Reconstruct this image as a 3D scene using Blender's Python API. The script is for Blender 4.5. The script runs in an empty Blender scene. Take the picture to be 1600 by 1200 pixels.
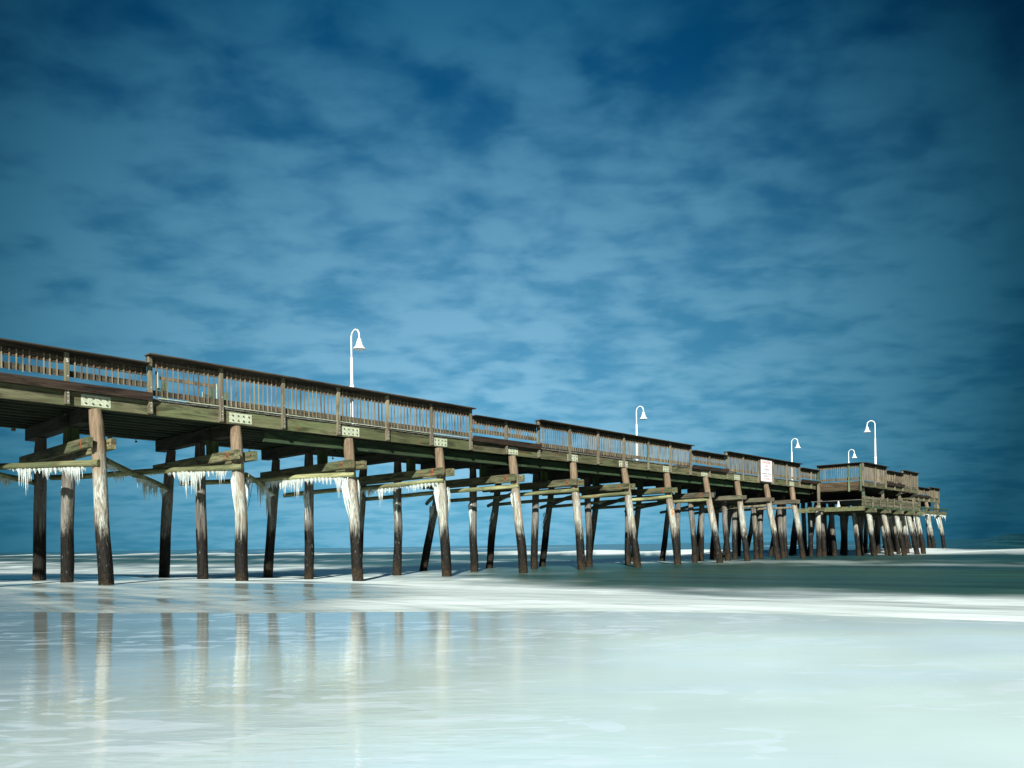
import bpy, bmesh, math, random
import numpy as np
from mathutils import Vector, Matrix, noise as mnoise

random.seed(7)
R = math.radians
sc = bpy.context.scene

# ------------------------------------------------------------------ camera
cam_d = bpy.data.cameras.new('camera'); cam = bpy.data.objects.new('camera', cam_d)
sc.collection.objects.link(cam); sc.camera = cam
cam_d.sensor_fit = 'HORIZONTAL'; cam_d.sensor_width = 36.0
cam_d.lens = 36.0*1200/1600
cam_d.shift_y = 252/1600
cam_d.clip_start = 0.05; cam_d.clip_end = 20000
CAMZ = 1.0
cam.location = (0, 0, CAMZ)
cam.rotation_euler = (Matrix.Rotation(R(90), 3, 'X') @ Matrix.Rotation(R(-0.785), 3, 'Z')).to_euler()
sc.render.resolution_x = 1024; sc.render.resolution_y = 768

# ------------------------------------------------------------------ light, exposure
SUN_EL = 27.0
SUN_H = Vector((-0.06, -1.0, 0)).normalized()      # horizontal direction towards the sun
sd = Vector((SUN_H.x*math.cos(R(SUN_EL)), SUN_H.y*math.cos(R(SUN_EL)), math.sin(R(SUN_EL))))
sun_d = bpy.data.lights.new('sun', 'SUN'); sun_d.energy = 4.8; sun_d.angle = R(1.0); sun_d.color = (1.0, 0.985, 0.92)
sun = bpy.data.objects.new('sun', sun_d); sc.collection.objects.link(sun)
sun.rotation_euler = sd.to_track_quat('Z', 'Y').to_euler(); sun.location = (0, -20, 30)
sc.view_settings.view_transform = 'Standard'; sc.view_settings.look = 'None'
sc.view_settings.exposure = 0.82; sc.view_settings.gamma = 1.0


class NT:
    """small node tree helper"""
    def __init__(s, nt):
        s.nt = nt; nt.nodes.clear()
    def n(s, typ, **kw):
        nd = s.nt.nodes.new(typ)
        for k, v in kw.items():
            setattr(nd, k, v)
        return nd
    def put(s, sock, v):
        if isinstance(v, bpy.types.NodeSocket): s.nt.links.new(v, sock)
        elif v is not None:
            try: sock.default_value = v
            except Exception: sock.default_value = (*v, 1.0)
    def math(s, op, a, b=None, c=None, clamp=False):
        nd = s.n('ShaderNodeMath', operation=op, use_clamp=clamp)
        s.put(nd.inputs[0], a)
        if b is not None: s.put(nd.inputs[1], b)
        if c is not None: s.put(nd.inputs[2], c)
        return nd.outputs[0]
    def vmath(s, op, a, b=None):
        nd = s.n('ShaderNodeVectorMath', operation=op); s.put(nd.inputs[0], a)
        if b is not None:
            if op == 'SCALE': s.put(nd.inputs[3], b)
            else: s.put(nd.inputs[1], b)
        return nd.outputs['Value'] if op in ('DOT_PRODUCT', 'LENGTH') else nd.outputs[0]
    def mix(s, f, a, b, mode='MIX'):
        nd = s.n('ShaderNodeMix', data_type='RGBA', blend_type=mode)
        s.put(nd.inputs[0], f); s.put(nd.inputs[6], a if isinstance(a, bpy.types.NodeSocket) else (*a[:3], 1)); s.put(nd.inputs[7], b if isinstance(b, bpy.types.NodeSocket) else (*b[:3], 1))
        return nd.outputs[2]
    def rng(s, v, a, b, c=0.0, d=1.0, smooth=True):
        nd = s.n('ShaderNodeMapRange'); nd.interpolation_type = 'SMOOTHSTEP' if smooth else 'LINEAR'
        s.put(nd.inputs[0], v); s.put(nd.inputs[1], a); s.put(nd.inputs[2], b); s.put(nd.inputs[3], c); s.put(nd.inputs[4], d)
        return nd.outputs[0]
    def noise(s, vec, scale, detail=4.0, rough=0.55, dist=0.0):
        nd = s.n('ShaderNodeTexNoise'); s.put(nd.inputs['Vector'], vec)
        nd.inputs['Scale'].default_value = scale; nd.inputs['Detail'].default_value = detail
        nd.inputs['Roughness'].default_value = rough; nd.inputs['Distortion'].default_value = dist
        return nd.outputs['Fac']
    def scl(s, vec, v):
        nd = s.n('ShaderNodeMapping'); s.put(nd.inputs[0], vec); nd.inputs['Scale'].default_value = v
        return nd.outputs[0]
    def sep(s, vec):
        nd = s.n('ShaderNodeSeparateXYZ'); s.put(nd.inputs[0], vec); return nd.outputs
    def bump(s, h, strength=0.3, dist=0.01):
        nd = s.n('ShaderNodeBump'); s.put(nd.inputs['Height'], h); nd.inputs['Strength'].default_value = strength
        nd.inputs['Distance'].default_value = dist; return nd.outputs[0]


# ------------------------------------------------------------------ sky
w = bpy.data.worlds.new('World'); sc.world = w; w.use_nodes = True
t = NT(w.node_tree)
tc = t.n('ShaderNodeTexCoord'); dirv = t.vmath('NORMALIZE', tc.outputs['Generated'])
sx, sy, sz = t.sep(dirv)
sky = t.n('ShaderNodeTexSky', sky_type='NISHITA'); sky.sun_disc = False
sky.sun_elevation = R(SUN_EL); sky.sun_rotation = math.atan2(SUN_H.x, SUN_H.y)
nish = t.vmath('SCALE', sky.outputs[0], 0.05)
el = t.math('MAXIMUM', sz, 0.0)
grad = t.rng(el, 0.0, 0.52, smooth=False)
blue = t.mix(grad, (0.085, 0.31, 0.47), (0.0008, 0.060, 0.155))
blue = t.mix(0.12, blue, t.mix(1.0, nish, (0.25, 0.8, 1.1), 'MULTIPLY'))
cloud = t.mix(t.rng(el, 0.0, 0.58, smooth=False), (0.190, 0.425, 0.575), (0.018, 0.118, 0.222))
den = t.math('ADD', el, 0.16)
px = t.math('DIVIDE', sx, den); py = t.math('DIVIDE', sy, den)
cv = t.n('ShaderNodeCombineXYZ'); t.put(cv.inputs[0], px); t.put(cv.inputs[1], py)
big = t.noise(t.scl(cv.outputs[0], (0.8, 1.0, 1)), 1.7, 2.0, 0.5, 0.2)
med = t.noise(t.scl(cv.outputs[0], (1.0, 1.1, 1)), 5.6, 4.0, 0.5, 0.25)
fine = t.noise(t.scl(cv.outputs[0], (0.8, 1.3, 1)), 13.0, 3.0, 0.5, 0.2)
comb = t.math('ADD', t.math('MULTIPLY', big, 0.45), t.math('ADD', t.math('MULTIPLY', med, 0.45), t.math('MULTIPLY', fine, 0.14)))
cf = t.rng(comb, 0.40, 0.605)
cf = t.math('MULTIPLY', cf, t.rng(el, -0.01, 0.10, 0.55, 0.92))
skc = t.mix(cf, blue, cloud)
axis = Vector((-0.045, 0.955, 0.235)).normalized()
lobe = t.vmath('DOT_PRODUCT', dirv, tuple(axis))
gl_ = t.math('MAXIMUM', t.math('DIVIDE', t.math('SUBTRACT', lobe, 0.745), 0.255), 0.0)
gain = t.math('MAXIMUM', t.math('MULTIPLY', t.math('POWER', gl_, 1.35), 1.20), 0.17)
gv = t.n('ShaderNodeCombineXYZ'); t.put(gv.inputs[0], t.math('POWER', gain, 1.6)); t.put(gv.inputs[1], gain); t.put(gv.inputs[2], t.math('POWER', gain, 0.9))
skc = t.vmath('MULTIPLY', skc, gv.outputs[0])
bg = t.n('ShaderNodeBackground'); t.put(bg.inputs[0], skc); bg.inputs[1].default_value = 0.76
out = t.n('ShaderNodeOutputWorld'); t.nt.links.new(bg.outputs[0], out.inputs[0])

# ------------------------------------------------------------------ pier frame: local x along the pier out to sea, local y inland side to far side
K0 = 69.0; DX = 2.36; DZ = 1200/K0/6.85; X0 = -9.4; Y0 = 1200/K0
S = math.hypot(DX, DZ); UX, UY = DX/S, DZ/S
THETA = math.atan2(UY, UX)
def t_of(X, Y): return X*UX + Y*UY                       # distance out to sea
def world_of(n, q): return (X0 + n*S*UX - q*UY, Y0 + n*S*UY + q*UX)


# ------------------------------------------------------------------ helpers
class MB:
    def __init__(s): s.v = []; s.f = []
    def box(s, x0, x1, y0, y1, z0, z1, jit=0.0):
        b = len(s.v)
        for x in (x0, x1):
            for y in (y0, y1):
                for z in (z0, z1):
                    s.v.append((x+random.uniform(-jit, jit), y+random.uniform(-jit, jit), z+random.uniform(-jit, jit)))
        for f in ((0,1,3,2),(4,6,7,5),(0,4,5,1),(2,3,7,6),(0,2,6,4),(1,5,7,3)): s.f.append(tuple(b+i for i in f))
        return s
    def prism(s, pts, axis, a0, a1):
        """polygon pts extruded along axis 'x' (pts are y,z) or 'y' (pts are x,z)"""
        b = len(s.v); n = len(pts)
        for a in (a0, a1):
            for (p, z) in pts: s.v.append((a, p, z) if axis == 'x' else (p, a, z))
        s.f.append(tuple(b+i for i in range(n))[::-1]); s.f.append(tuple(b+n+i for i in range(n)))
        for i in range(n): j = (i+1) % n; s.f.append((b+i, b+j, b+n+j, b+n+i))
        return s
    def tube(s, pts, rads, sides=12, cap=True, wob=0.0):
        pts = [Vector(p) for p in pts]
        if not hasattr(rads, '__len__'): rads = [rads]*len(pts)
        b = len(s.v)
        for i, p in enumerate(pts):
            d = (pts[min(i+1, len(pts)-1)] - pts[max(i-1, 0)]).normalized()
            ref = Vector((0, 1, 0)) if abs(d.y) < 0.9 else Vector((1, 0, 0))
            a = d.cross(ref).normalized(); c = d.cross(a)
            for k in range(sides):
                th = 2*math.pi*k/sides
                r = rads[i]*(1+wob*(mnoise.noise(Vector((math.cos(th)*1.3, math.sin(th)*1.3, p.z*1.1+p.x*3.1+p.y)))))
                s.v.append(tuple(p + a*(r*math.cos(th)) + c*(r*math.sin(th))))
        for i in range(len(pts)-1):
            for k in range(sides):
                k2 = (k+1) % sides
                s.f.append((b+i*sides+k, b+i*sides+k2, b+(i+1)*sides+k2, b+(i+1)*sides+k))
        if cap:
            s.f.append(tuple(b+k for k in range(sides))[::-1]); e = b+(len(pts)-1)*sides
            s.f.append(tuple(e+k for k in range(sides)))
        return s
    def spike(s, x, y, z, r, l, dx=0, dy=0, sides=5):
        return s.tube([(x, y, z), (x+dx*.5, y+dy*.5, z-l*.5), (x+dx, y+dy, z-l)], [r, r*.62, r*.06], sides, True)
    def build(s, name, mat, parent=None, loc=(0,0,0), smooth=False, bevel=0.0):
        me = bpy.data.meshes.new(name); me.from_pydata(s.v, [], s.f); me.update()
        bm = bmesh.new(); bm.from_mesh(me)
        if bevel: bmesh.ops.bevel(bm, geom=bm.edges[:], offset=bevel, segments=1, affect='EDGES')
        bmesh.ops.recalc_face_normals(bm, faces=bm.faces); bm.to_mesh(me); bm.free()
        if smooth:
            for p in me.polygons: p.use_smooth = True
            me.set_sharp_from_angle(angle=R(40))
        me.materials.append(mat)
        o = bpy.data.objects.new(name, me); sc.collection.objects.link(o); o.location = loc
        if parent: o.parent = parent
        return o


def empty(name, loc, rz=0, label=None, cat=None, group=None):
    o = bpy.data.objects.new(name, None); sc.collection.objects.link(o)
    o.location = loc; o.rotation_euler = (0, 0, rz); o.empty_display_size = 0.2
    o['label'] = label; o['category'] = cat
    if group: o['group'] = group
    return o


# ------------------------------------------------------------------ materials
def mat_new(name):
    m = bpy.data.materials.new(name); m.use_nodes = True
    k = NT(m.node_tree); p = k.n('ShaderNodeBsdfPrincipled'); o = k.n('ShaderNodeOutputMaterial')
    k.nt.links.new(p.outputs[0], o.inputs[0]); return m, k, p

def wood(name, c1, c2, algae=(0.16, 0.19, 0.09), alg=0.4, grain='X', crack=0.35, rough=0.8, rust=0.0):
    m, k, p = mat_new(name)
    tc = k.n('ShaderNodeTexCoord'); oi = k.n('ShaderNodeObjectInfo')
    off = k.n('ShaderNodeCombineXYZ'); k.put(off.inputs[0], k.math('MULTIPLY', oi.outputs['Random'], 37.0)); k.put(off.inputs[1], k.math('MULTIPLY', oi.outputs['Random'], 91.0)); k.put(off.inputs[2], k.math('MULTIPLY', oi.outputs['Random'], 13.0))
    v = k.vmath('ADD', tc.outputs['Object'], off.outputs[0])
    st = {'X': (1.2, 22, 22), 'Y': (22, 1.2, 22), 'Z': (22, 22, 1.2)}[grain]
    g = k.noise(k.scl(v, st), 1.0, 6.0, 0.65, 0.3)
    st2 = {'X': (2.0, 70, 70), 'Y': (70, 2.0, 70), 'Z': (70, 70, 2.0)}[grain]
    g2 = k.noise(k.scl(v, st2), 1.0, 3.0, 0.6, 0.0)
    big = k.noise(k.scl(v, {'X': (.9, 2.5, 2.5), 'Y': (2.5, .7, 2.5), 'Z': (2.5, 2.5, .7)}[grain]), 1.0, 4.0, 0.6)
    c = k.mix(k.rng(g, 0.33, 0.67), c1, c2)
    c = k.mix(k.math('MULTIPLY', k.rng(big, 0.42, 0.62), alg), c, algae)
    tone = k.rng(oi.outputs['Random'], 0, 1, 0.58, 1.0, smooth=False)
    c = k.vmath('SCALE', c, tone)
    c = k.mix(k.math('MULTIPLY', k.rng(g2, 0.30, 0.44, 1.0, 0.0), crack), c, (0.02, 0.016, 0.01))
    if rust:
        rn = k.noise(k.scl(v, (3, 3, 3)), 1.0, 4.0, 0.6)
        c = k.mix(k.math('MULTIPLY', k.rng(rn, 0.60, 0.70), rust), c, (0.22, 0.075, 0.02))
    st = k.noise(k.scl(v, {'X': (1.0, 6, 6), 'Y': (6, 1.0, 6), 'Z': (6, 6, 1.0)}[grain]), 1.0, 5.0, 0.65, 0.6)
    c = k.mix(k.math('MULTIPLY', k.rng(st, 0.48, 0.64), 0.72), c, (c1[0]*.3, c1[1]*.3, c1[2]*.3))
    k.put(p.inputs['Base Color'], c); p.inputs['Roughness'].default_value = rough
    p.inputs['Specular IOR Level'].default_value = 0.25
    k.put(p.inputs['Normal'], k.bump(k.math('ADD', g, k.math('MULTIPLY', g2, 0.6)), 0.6, 0.008))
    return m

M = {}
M['fascia'] = wood('green stained fascia timber', (0.085, 0.080, 0.042), (0.19, 0.19, 0.105), (0.12, 0.16, 0.065), 0.6, 'X', 0.45, rust=0.6)
M['under'] = wood('dark stringer timber', (0.018, 0.026, 0.016), (0.05, 0.066, 0.036), (0.025, 0.05, 0.025), 0.7, 'X', 0.3)  # base colour lowered to deepen the shade under the deck
M['edge'] = wood('mossy edge beam timber', (0.035, 0.06, 0.03), (0.07, 0.11, 0.05), (0.04, 0.09, 0.04), 0.7, 'X', 0.3)
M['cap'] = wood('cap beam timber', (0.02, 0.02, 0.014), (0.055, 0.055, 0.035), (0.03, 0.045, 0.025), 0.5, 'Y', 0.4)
M['sand_beam'] = wood('pale green beam timber', (0.075, 0.072, 0.036), (0.28, 0.275, 0.15), (0.10, 0.14, 0.065), 0.55, 'Y', 0.65, rust=0.6)  # dark tones and algae mottles lowered overall to suggest under-deck shade
M['sand_grey'] = wood('grey beam timber', (0.09, 0.08, 0.055), (0.20, 0.18, 0.13), (0.20, 0.22, 0.13), 0.4, 'Y', 0.5)
M['log'] = wood('pale green log', (0.19, 0.20, 0.09), (0.42, 0.43, 0.22), (0.05, 0.075, 0.03), 0.7, 'Z', 0.35, rust=0.5)  # log mottling darkened too, carrying some of the under-deck shade
M['post'] = wood('weathered post', (0.12, 0.10, 0.07), (0.26, 0.225, 0.16), (0.24, 0.25, 0.15), 0.45, 'Z', 0.4, rust=0.3)
M['greenpost'] = wood('green post', (0.09, 0.13, 0.075), (0.16, 0.22, 0.13), (0.09, 0.17, 0.09), 0.5, 'Z', 0.3)
M['strut'] = wood('mossy strut', (0.03, 0.055, 0.02), (0.10, 0.14, 0.05), (0.04, 0.09, 0.035), 0.6, 'Z', 0.4)
M['baluster'] = wood('weathered balusters', (0.15, 0.115, 0.075), (0.29, 0.24, 0.17), (0.22, 0.225, 0.14), 0.5, 'Z', 0.35)
M['rail'] = wood('brown rail timber', (0.10, 0.06, 0.036), (0.22, 0.145, 0.09), (0.17, 0.17, 0.10), 0.5, 'X', 0.4, rust=0.3)
M['lowrail'] = wood('grey low rail timber', (0.07, 0.06, 0.04), (0.15, 0.13, 0.09), (0.12, 0.13, 0.08), 0.4, 'X', 0.4)
M['caprail'] = wood('dark cap rail timber', (0.035, 0.027, 0.018), (0.10, 0.077, 0.054), (0.05, 0.05, 0.032), 0.3, 'X', 0.5)  # tone lowered to carry the black shade under the cap overhang
M['ledge'] = wood('dark red brown ledge timber', (0.03, 0.020, 0.015), (0.08, 0.053, 0.039), (0.10, 0.07, 0.045), 0.4, 'X', 0.4)
M['deck'] = wood('grey deck planks', (0.13, 0.13, 0.115), (0.27, 0.27, 0.25), (0.15, 0.16, 0.12), 0.3, 'Y', 0.4)
M['brownboard'] = wood('brown skirt boards', (0.055, 0.038, 0.025), (0.12, 0.085, 0.05), (0.13, 0.12, 0.06), 0.4, 'Y', 0.5)

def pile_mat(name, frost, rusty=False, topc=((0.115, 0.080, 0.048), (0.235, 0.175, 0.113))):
    m, k, p = mat_new(name)
    geo = k.n('ShaderNodeNewGeometry'); pos = geo.outputs['Position']
    g = k.noise(k.scl(pos, (16, 16, 0.9)), 1.0, 6.0, 0.65, 0.2)
    g2 = k.noise(k.scl(pos, (55, 55, 2.0)), 1.0, 3.0, 0.6)
    blot = k.noise(k.scl(pos, (5, 5, 2.2)), 1.0, 5.0, 0.6)
    _, _, z = k.sep(pos)
    zz = k.math('ADD', z, k.math('MULTIPLY', k.math('SUBTRACT', g, 0.5), 3.2))
    zb = k.math('ADD', z, k.math('MULTIPLY', k.math('SUBTRACT', blot, 0.5), 1.4))
    c = k.mix(k.rng(g, 0.33, 0.67), topc[0], topc[1])
    ff = k.math('MULTIPLY', k.rng(zz, 3.5, 2.55), k.rng(k.noise(k.scl(pos, (9, 9, 0.8)), 1.0, 4, 0.6), 0.38, 0.56, 0.30, 1.0))
    fro = k.mix(k.rng(g2, 0.35, 0.6), (0.14, 0.135, 0.105), (0.46, 0.50, 0.44))
    c = k.mix(k.math('MULTIPLY', ff, frost), c, fro)
    if rusty:
        rs = k.noise(k.scl(pos, (12, 12, 0.35)), 1.0, 2.0, 0.5)
        c = k.mix(k.math('MULTIPLY', k.rng(rs, 0.56, 0.66), k.math('MULTIPLY', k.rng(z, 1.5, 2.0), k.rng(z, 3.05, 2.8))), c, (0.36, 0.165, 0.055))
    wet = k.mix(k.rng(g2, 0.3, 0.7), (0.003, 0.003, 0.0028), (0.018, 0.0155, 0.012))
    wm = k.rng(k.math('ADD', k.math('MULTIPLY', zz, 0.5), k.math('MULTIPLY', zb, 0.5)), 1.92, 1.26)
    c = k.mix(wm, c, wet)
    chip = k.noise(k.scl(pos, (22, 22, 10)), 1.0, 2.0, 0.5)
    c = k.mix(k.math('MULTIPLY', k.rng(chip, 0.66, 0.72), 0.18), c, (0.5, 0.5, 0.45))
    bar = k.n('ShaderNodeTexVoronoi'); k.put(bar.inputs['Vector'], pos); bar.inputs['Scale'].default_value = 34.0
    barn = k.mix(k.rng(bar.outputs['Distance'], 0.15, 0.5), (0.11, 0.08, 0.045), (0.018, 0.013, 0.008))
    c = k.mix(k.math('MULTIPLY', k.rng(zb, 0.5, 0.2), 0.85), c, barn)
    c = k.mix(k.math('MULTIPLY', k.rng(g2, 0.28, 0.40, 1.0, 0.0), 0.4), c, (0.015, 0.012, 0.01))
    k.put(p.inputs['Base Color'], c)
    k.put(p.inputs['Roughness'], k.math('SUBTRACT', 0.85, k.math('MULTIPLY', wm, 0.25)))
    k.put(p.inputs['Specular IOR Level'], k.math('SUBTRACT', 0.3, k.math('MULTIPLY', wm, 0.18)))
    h = k.math('ADD', g, k.math('MULTIPLY', g2, 0.6)); h = k.math('ADD', h, k.math('MULTIPLY', k.math('MULTIPLY', bar.outputs['Distance'], k.rng(zb, 0.62, 0.35)), -1.2))
    k.put(p.inputs['Normal'], k.bump(h, 0.8, 0.02))
    return m
M['pile_near'] = pile_mat('frosted near pile', 0.9)
M['pile_rust'] = pile_mat('frosted pile with rust runs', 0.9, True)
M['pile_dark'] = pile_mat('grey brown pile', 0.28, False, ((0.04, 0.032, 0.026), (0.11, 0.088, 0.07)))  # shaded copy of the near pile: deck shade put into darker colours

m, k, p = mat_new('white painted metal'); tcn = k.n('ShaderNodeTexCoord')
n_ = k.noise(tcn.outputs['Object'], 9.0, 4, 0.6)
k.put(p.inputs['Base Color'], k.mix(k.rng(n_, 0.45, 0.75), (0.86, 0.88, 0.88), (0.72, 0.74, 0.72))); p.inputs['Roughness'].default_value = 0.4
M['white'] = m
m, k, p = mat_new('ice'); tcn = k.n('ShaderNodeNewGeometry')
n_ = k.rng(k.noise(k.scl(tcn.outputs['Position'], (40, 40, 5)), 1.0, 3, 0.6), 0.35, 0.65)
k.put(p.inputs['Base Color'], k.mix(n_, (0.48, 0.57, 0.53), (0.82, 0.86, 0.81))); p.inputs['Roughness'].default_value = 0.35
p.inputs['Transmission Weight'].default_value = 0.35; p.inputs['IOR'].default_value = 1.3
p.inputs['Subsurface Weight'].default_value = 0.3; p.inputs['Subsurface Radius'].default_value = (0.05, 0.06, 0.06); p.inputs['Subsurface Scale'].default_value = 0.4
M['ice'] = m
def metal(name, c1, c2, rough=0.6, met=0.2, sc_=12):
    m, k, p = mat_new(name); tcn = k.n('ShaderNodeTexCoord'); n_ = k.noise(tcn.outputs['Object'], sc_, 5, 0.65)
    k.put(p.inputs['Base Color'], k.mix(k.rng(n_, 0.35, 0.65), c1, c2)); p.inputs['Roughness'].default_value = rough; p.inputs['Metallic'].default_value = met
    return m
M['plate'] = metal('pale galvanised plate', (0.34, 0.40, 0.27), (0.50, 0.55, 0.42), 0.6, 0.05)
M['bolt'] = metal('rusted bolt', (0.05, 0.03, 0.02), (0.20, 0.08, 0.04), 0.8, 0.3, 40)
M['whitebolt'] = metal('zinc bolt head', (0.6, 0.62, 0.6), (0.75, 0.76, 0.74), 0.5, 0.2)
M['rust'] = metal('rust stain', (0.14, 0.035, 0.015), (0.30, 0.10, 0.03), 0.9, 0.0, 25)
M['rope'] = metal('frozen line', (0.12, 0.11, 0.09), (0.22, 0.20, 0.17), 0.9, 0.0)
M['sign'] = metal('white sign enamel', (0.80, 0.80, 0.80), (0.74, 0.74, 0.74), 0.5, 0.0, 3)
M['redtext'] = metal('faded red paint', (0.42, 0.13, 0.13), (0.5, 0.2, 0.2), 0.6, 0.0)
M['darktext'] = metal('faded black paint', (0.13, 0.13, 0.15), (0.2, 0.2, 0.22), 0.6, 0.0)
M['chalk'] = metal('white chalk paint', (0.6, 0.6, 0.58), (0.7, 0.7, 0.68), 0.7, 0.0)

# ------------------------------------------------------------------ setting: sand and sea
def fbm(x, y, s, o=0):
    return mnoise.fractal(Vector((x*s+o, y*s-o, o*0.37)), 0.8, 2.0, 4)
def sstep(a, b, x):
    u = min(1, max(0, (x-a)/(b-a))) if a != b else 0.0
    return u*u*(3-2*u)
def lerp_pts(x, pts):
    if x <= pts[0][0]: return pts[0][1]
    for (a, b), (c, d) in zip(pts, pts[1:]):
        if x <= c: u = (x-a)/(c-a); return b+(d-b)*u
    return pts[-1][1]
FRONT = [(-60, 15.0), (-20, 11.6), (-7, 10.3), (-3, 9.6), (0, 9.1), (2.5, 8.6), (4.9, 7.75), (8, 6.7), (14, 3.5), (40, -12)]
def front_y(X):
    return lerp_pts(X, FRONT) + 0.16*math.sin(X*0.55+0.8) + 0.07*mnoise.noise(Vector((X*0.9, 3.3, 0)))
def sand_z(X, Y):
    tt = t_of(X, Y)
    return 0.215 - 0.25*sstep(7, 15, tt) - 0.9*sstep(12, 45, tt) - 3*sstep(40, 400, tt)
def swell(X, Y):
    tt = t_of(X, Y); a = X*UY - Y*UX              # a: distance along the shore
    z = 0
    wob = 3.0*mnoise.noise(Vector((a*0.02, 1.7, 0)))
    z += 0.46*math.exp(-((tt-65-wob)/4.0)**2)*(0.75+0.25*mnoise.noise(Vector((a*0.05, 9, 0))))
    hs = sstep(-37, -20, a)
    z += (0.25+1.35*hs)*math.exp(-((tt-113-wob)/4.0)**2)
    z += 0.03*mnoise.noise(Vector((tt*0.5, a*0.10, 0)))*sstep(14, 25, tt)
    z += 0.12*mnoise.noise(Vector((tt*0.09, a*0.02, 5)))*sstep(25, 60, tt)
    return z
def sea_z(X, Y):
    tt = t_of(X, Y)
    base = 0.0
    d = Y - front_y(X)
    lip = 0.018*sstep(-0.05, 0.6, d) - 0.022*(1-sstep(-0.2, 0.12, d))
    return max(base, sand_z(X, Y)+0.012) + lip + swell(X, Y)
def foam(X, Y):
    tt = t_of(X, Y); a = X*UY - Y*UX
    n1 = fbm(tt*0.45, a*0.16, 1.0, 3); n2 = fbm(tt*1.8, a*0.22, 1.0, 8)
    f = 0.0
    # main spilled foam band along the shore
    u = tt + 1.6*n1
    u += 3.2*fbm(tt*0.2, a*0.13, 1.0, 31); e_ = 6.0*(1-sstep(-18, -6, a)); f = max(f, (0.62 + 0.28*sstep(-30, -17, a) - 0.28*n2)*sstep(8.2, 10.5, u)*(1-sstep(9.5+e_*.6, 15.0+e_, u))**1.2)
    f = max(f, (0.40+0.75*n1+.2*n2)*sstep(14, 17, u)*(1-sstep(21, 27, u))*(1-sstep(-30, -17, a)))
    # white front of the swash, stronger to the right
    d = Y - front_y(X)
    f = max(f, sstep(-4.6, -1.0, X)*(1-sstep(0.5, 5.0, d+1.2*n1+0.5*n2))*(0.95-0.3*max(0, n2)-0.25*(1-sstep(0.0, 0.3, d))))
    if tt < 12: f = max(f, (0.80-0.32*max(0, -n1)-0.28*max(0, n2)+0.12*n2)*sstep(-5.0, -0.5, X+0.12*(Y-12))*sstep(0, .3, d))
    # thin film behind the front on the left
    f = max(f, 0.36+0.24*n1+0.2*n2 if tt < 12 else 0)
    if -14 < X < 4:
        f = max(f, (0.80+0.3*n2)*math.exp(-((Y-18.3+0.05*X-0.5*n1)/1.1)**2)*(1-sstep(9, 13, tt)))
    # outer breaker: foam on the face and running down in front of it
    wob = 3.0*mnoise.noise(Vector((a*0.02, 1.7, 0)))
    u = tt - wob + 2.0*n2*0.6
    gate = 0.92 + 0.5*fbm(a*0.035, 2.0, 1.0, 21)
    f = max(f, min(1.0, gate)*sstep(56.5, 59.5, u)*(1-sstep(65.5, 68.5, u)))
    f = max(f, (0.14+0.6*n1)*sstep(30, 34, tt)*(1-sstep(36, 42, tt)))
    f = max(f, 0.5*sstep(0.15, 0.5, fbm(a*0.02, tt*0.04, 1, 40))*sstep(150, 170, tt)*(1-sstep(185, 210, tt)))
    return max(0.0, min(1.0, f))

def grid_obj(name, rows, xfun, ncol, zfun, mat, attrs=()):
    vs = []; fs = []; at = {a: [] for a, _ in attrs}
    for y in rows:
        x0, x1, bend = xfun(y)
        for j in range(ncol+1):
            u = j/ncol*2-1; x = (x0+x1)/2 + (x1-x0)/2*(u*(1-bend)+bend*u**3)
            yy = y(x) if callable(y) else y
            vs.append((x, yy, zfun(x, yy)))
            for a, fn in attrs: at[a].append(fn(x, yy))
    nc = ncol+1
    for i in range(len(rows)-1):
        for j in range(ncol): fs.append((i*nc+j, i*nc+j+1, (i+1)*nc+j+1, (i+1)*nc+j))
    me = bpy.data.meshes.new(name); me.from_pydata(vs, [], fs); me.update()
    for p_ in me.polygons: p_.use_smooth = True
    for a in at:
        la = me.attributes.new(a, 'FLOAT', 'POINT'); la.data.foreach_set('value', at[a])
    me.materials.append(mat); o = bpy.data.objects.new(name, me); sc.collection.objects.link(o); o['kind'] = 'structure'
    return o

# wet sand with a thin film of water and dissolved foam
m, k, p = mat_new('wet sand under a foam film')
geo = k.n('ShaderNodeNewGeometry'); pos = geo.outputs['Position']
at = k.n('ShaderNodeAttribute', attribute_name='film'); fl = at.outputs['Fac']
atg = k.n('ShaderNodeAttribute', attribute_name='gloss'); gl = atg.outputs['Fac']
n1 = k.noise(k.scl(pos, (0.55, 1.1, 1)), 1.0, 4.0, 0.5, 0.6)
n2 = k.noise(k.scl(pos, (2.0, 7.0, 1)), 1.0, 4.0, 0.6, 0.5)
sandc = k.mix(k.rng(n2, 0.3, 0.7), (0.15, 0.17, 0.15), (0.22, 0.235, 0.205))
film = k.math('ADD', fl, k.math('MULTIPLY', k.math('SUBTRACT', n1, 0.5), 0.35), clamp=True)
tint = k.noise(k.scl(pos, (0.25, 0.6, 1)), 1.0, 3.0, 0.5, 0.5)
c = k.mix(film, sandc, k.mix(k.rng(tint, 0.38, 0.62), (0.72, 0.90, 0.86), (0.68, 0.87, 0.92)))
pat = k.noise(k.scl(pos, (2.6, 6.5, 1)), 1.0, 3.0, 0.45, 0.9)
lim = k.rng(k.noise(k.scl(pos, (0.45, 0.9, 1)), 1.0, 2.0, 0.5), 0.40, 0.55)
pf = k.math('MULTIPLY', k.math('MULTIPLY', k.rng(pat, 0.53, 0.61), lim), 0.6)
c = k.mix(pf, c, (0.78, 0.91, 0.98))
k.put(p.inputs['Base Color'], c)
k.put(p.inputs['Roughness'], k.rng(gl, 0.0, 1.0, 0.28, 0.05))
p.inputs['IOR'].default_value = 1.45; k.put(p.inputs['Specular IOR Level'], k.rng(gl, 0.0, 1.0, 0.22, 0.62))
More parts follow.
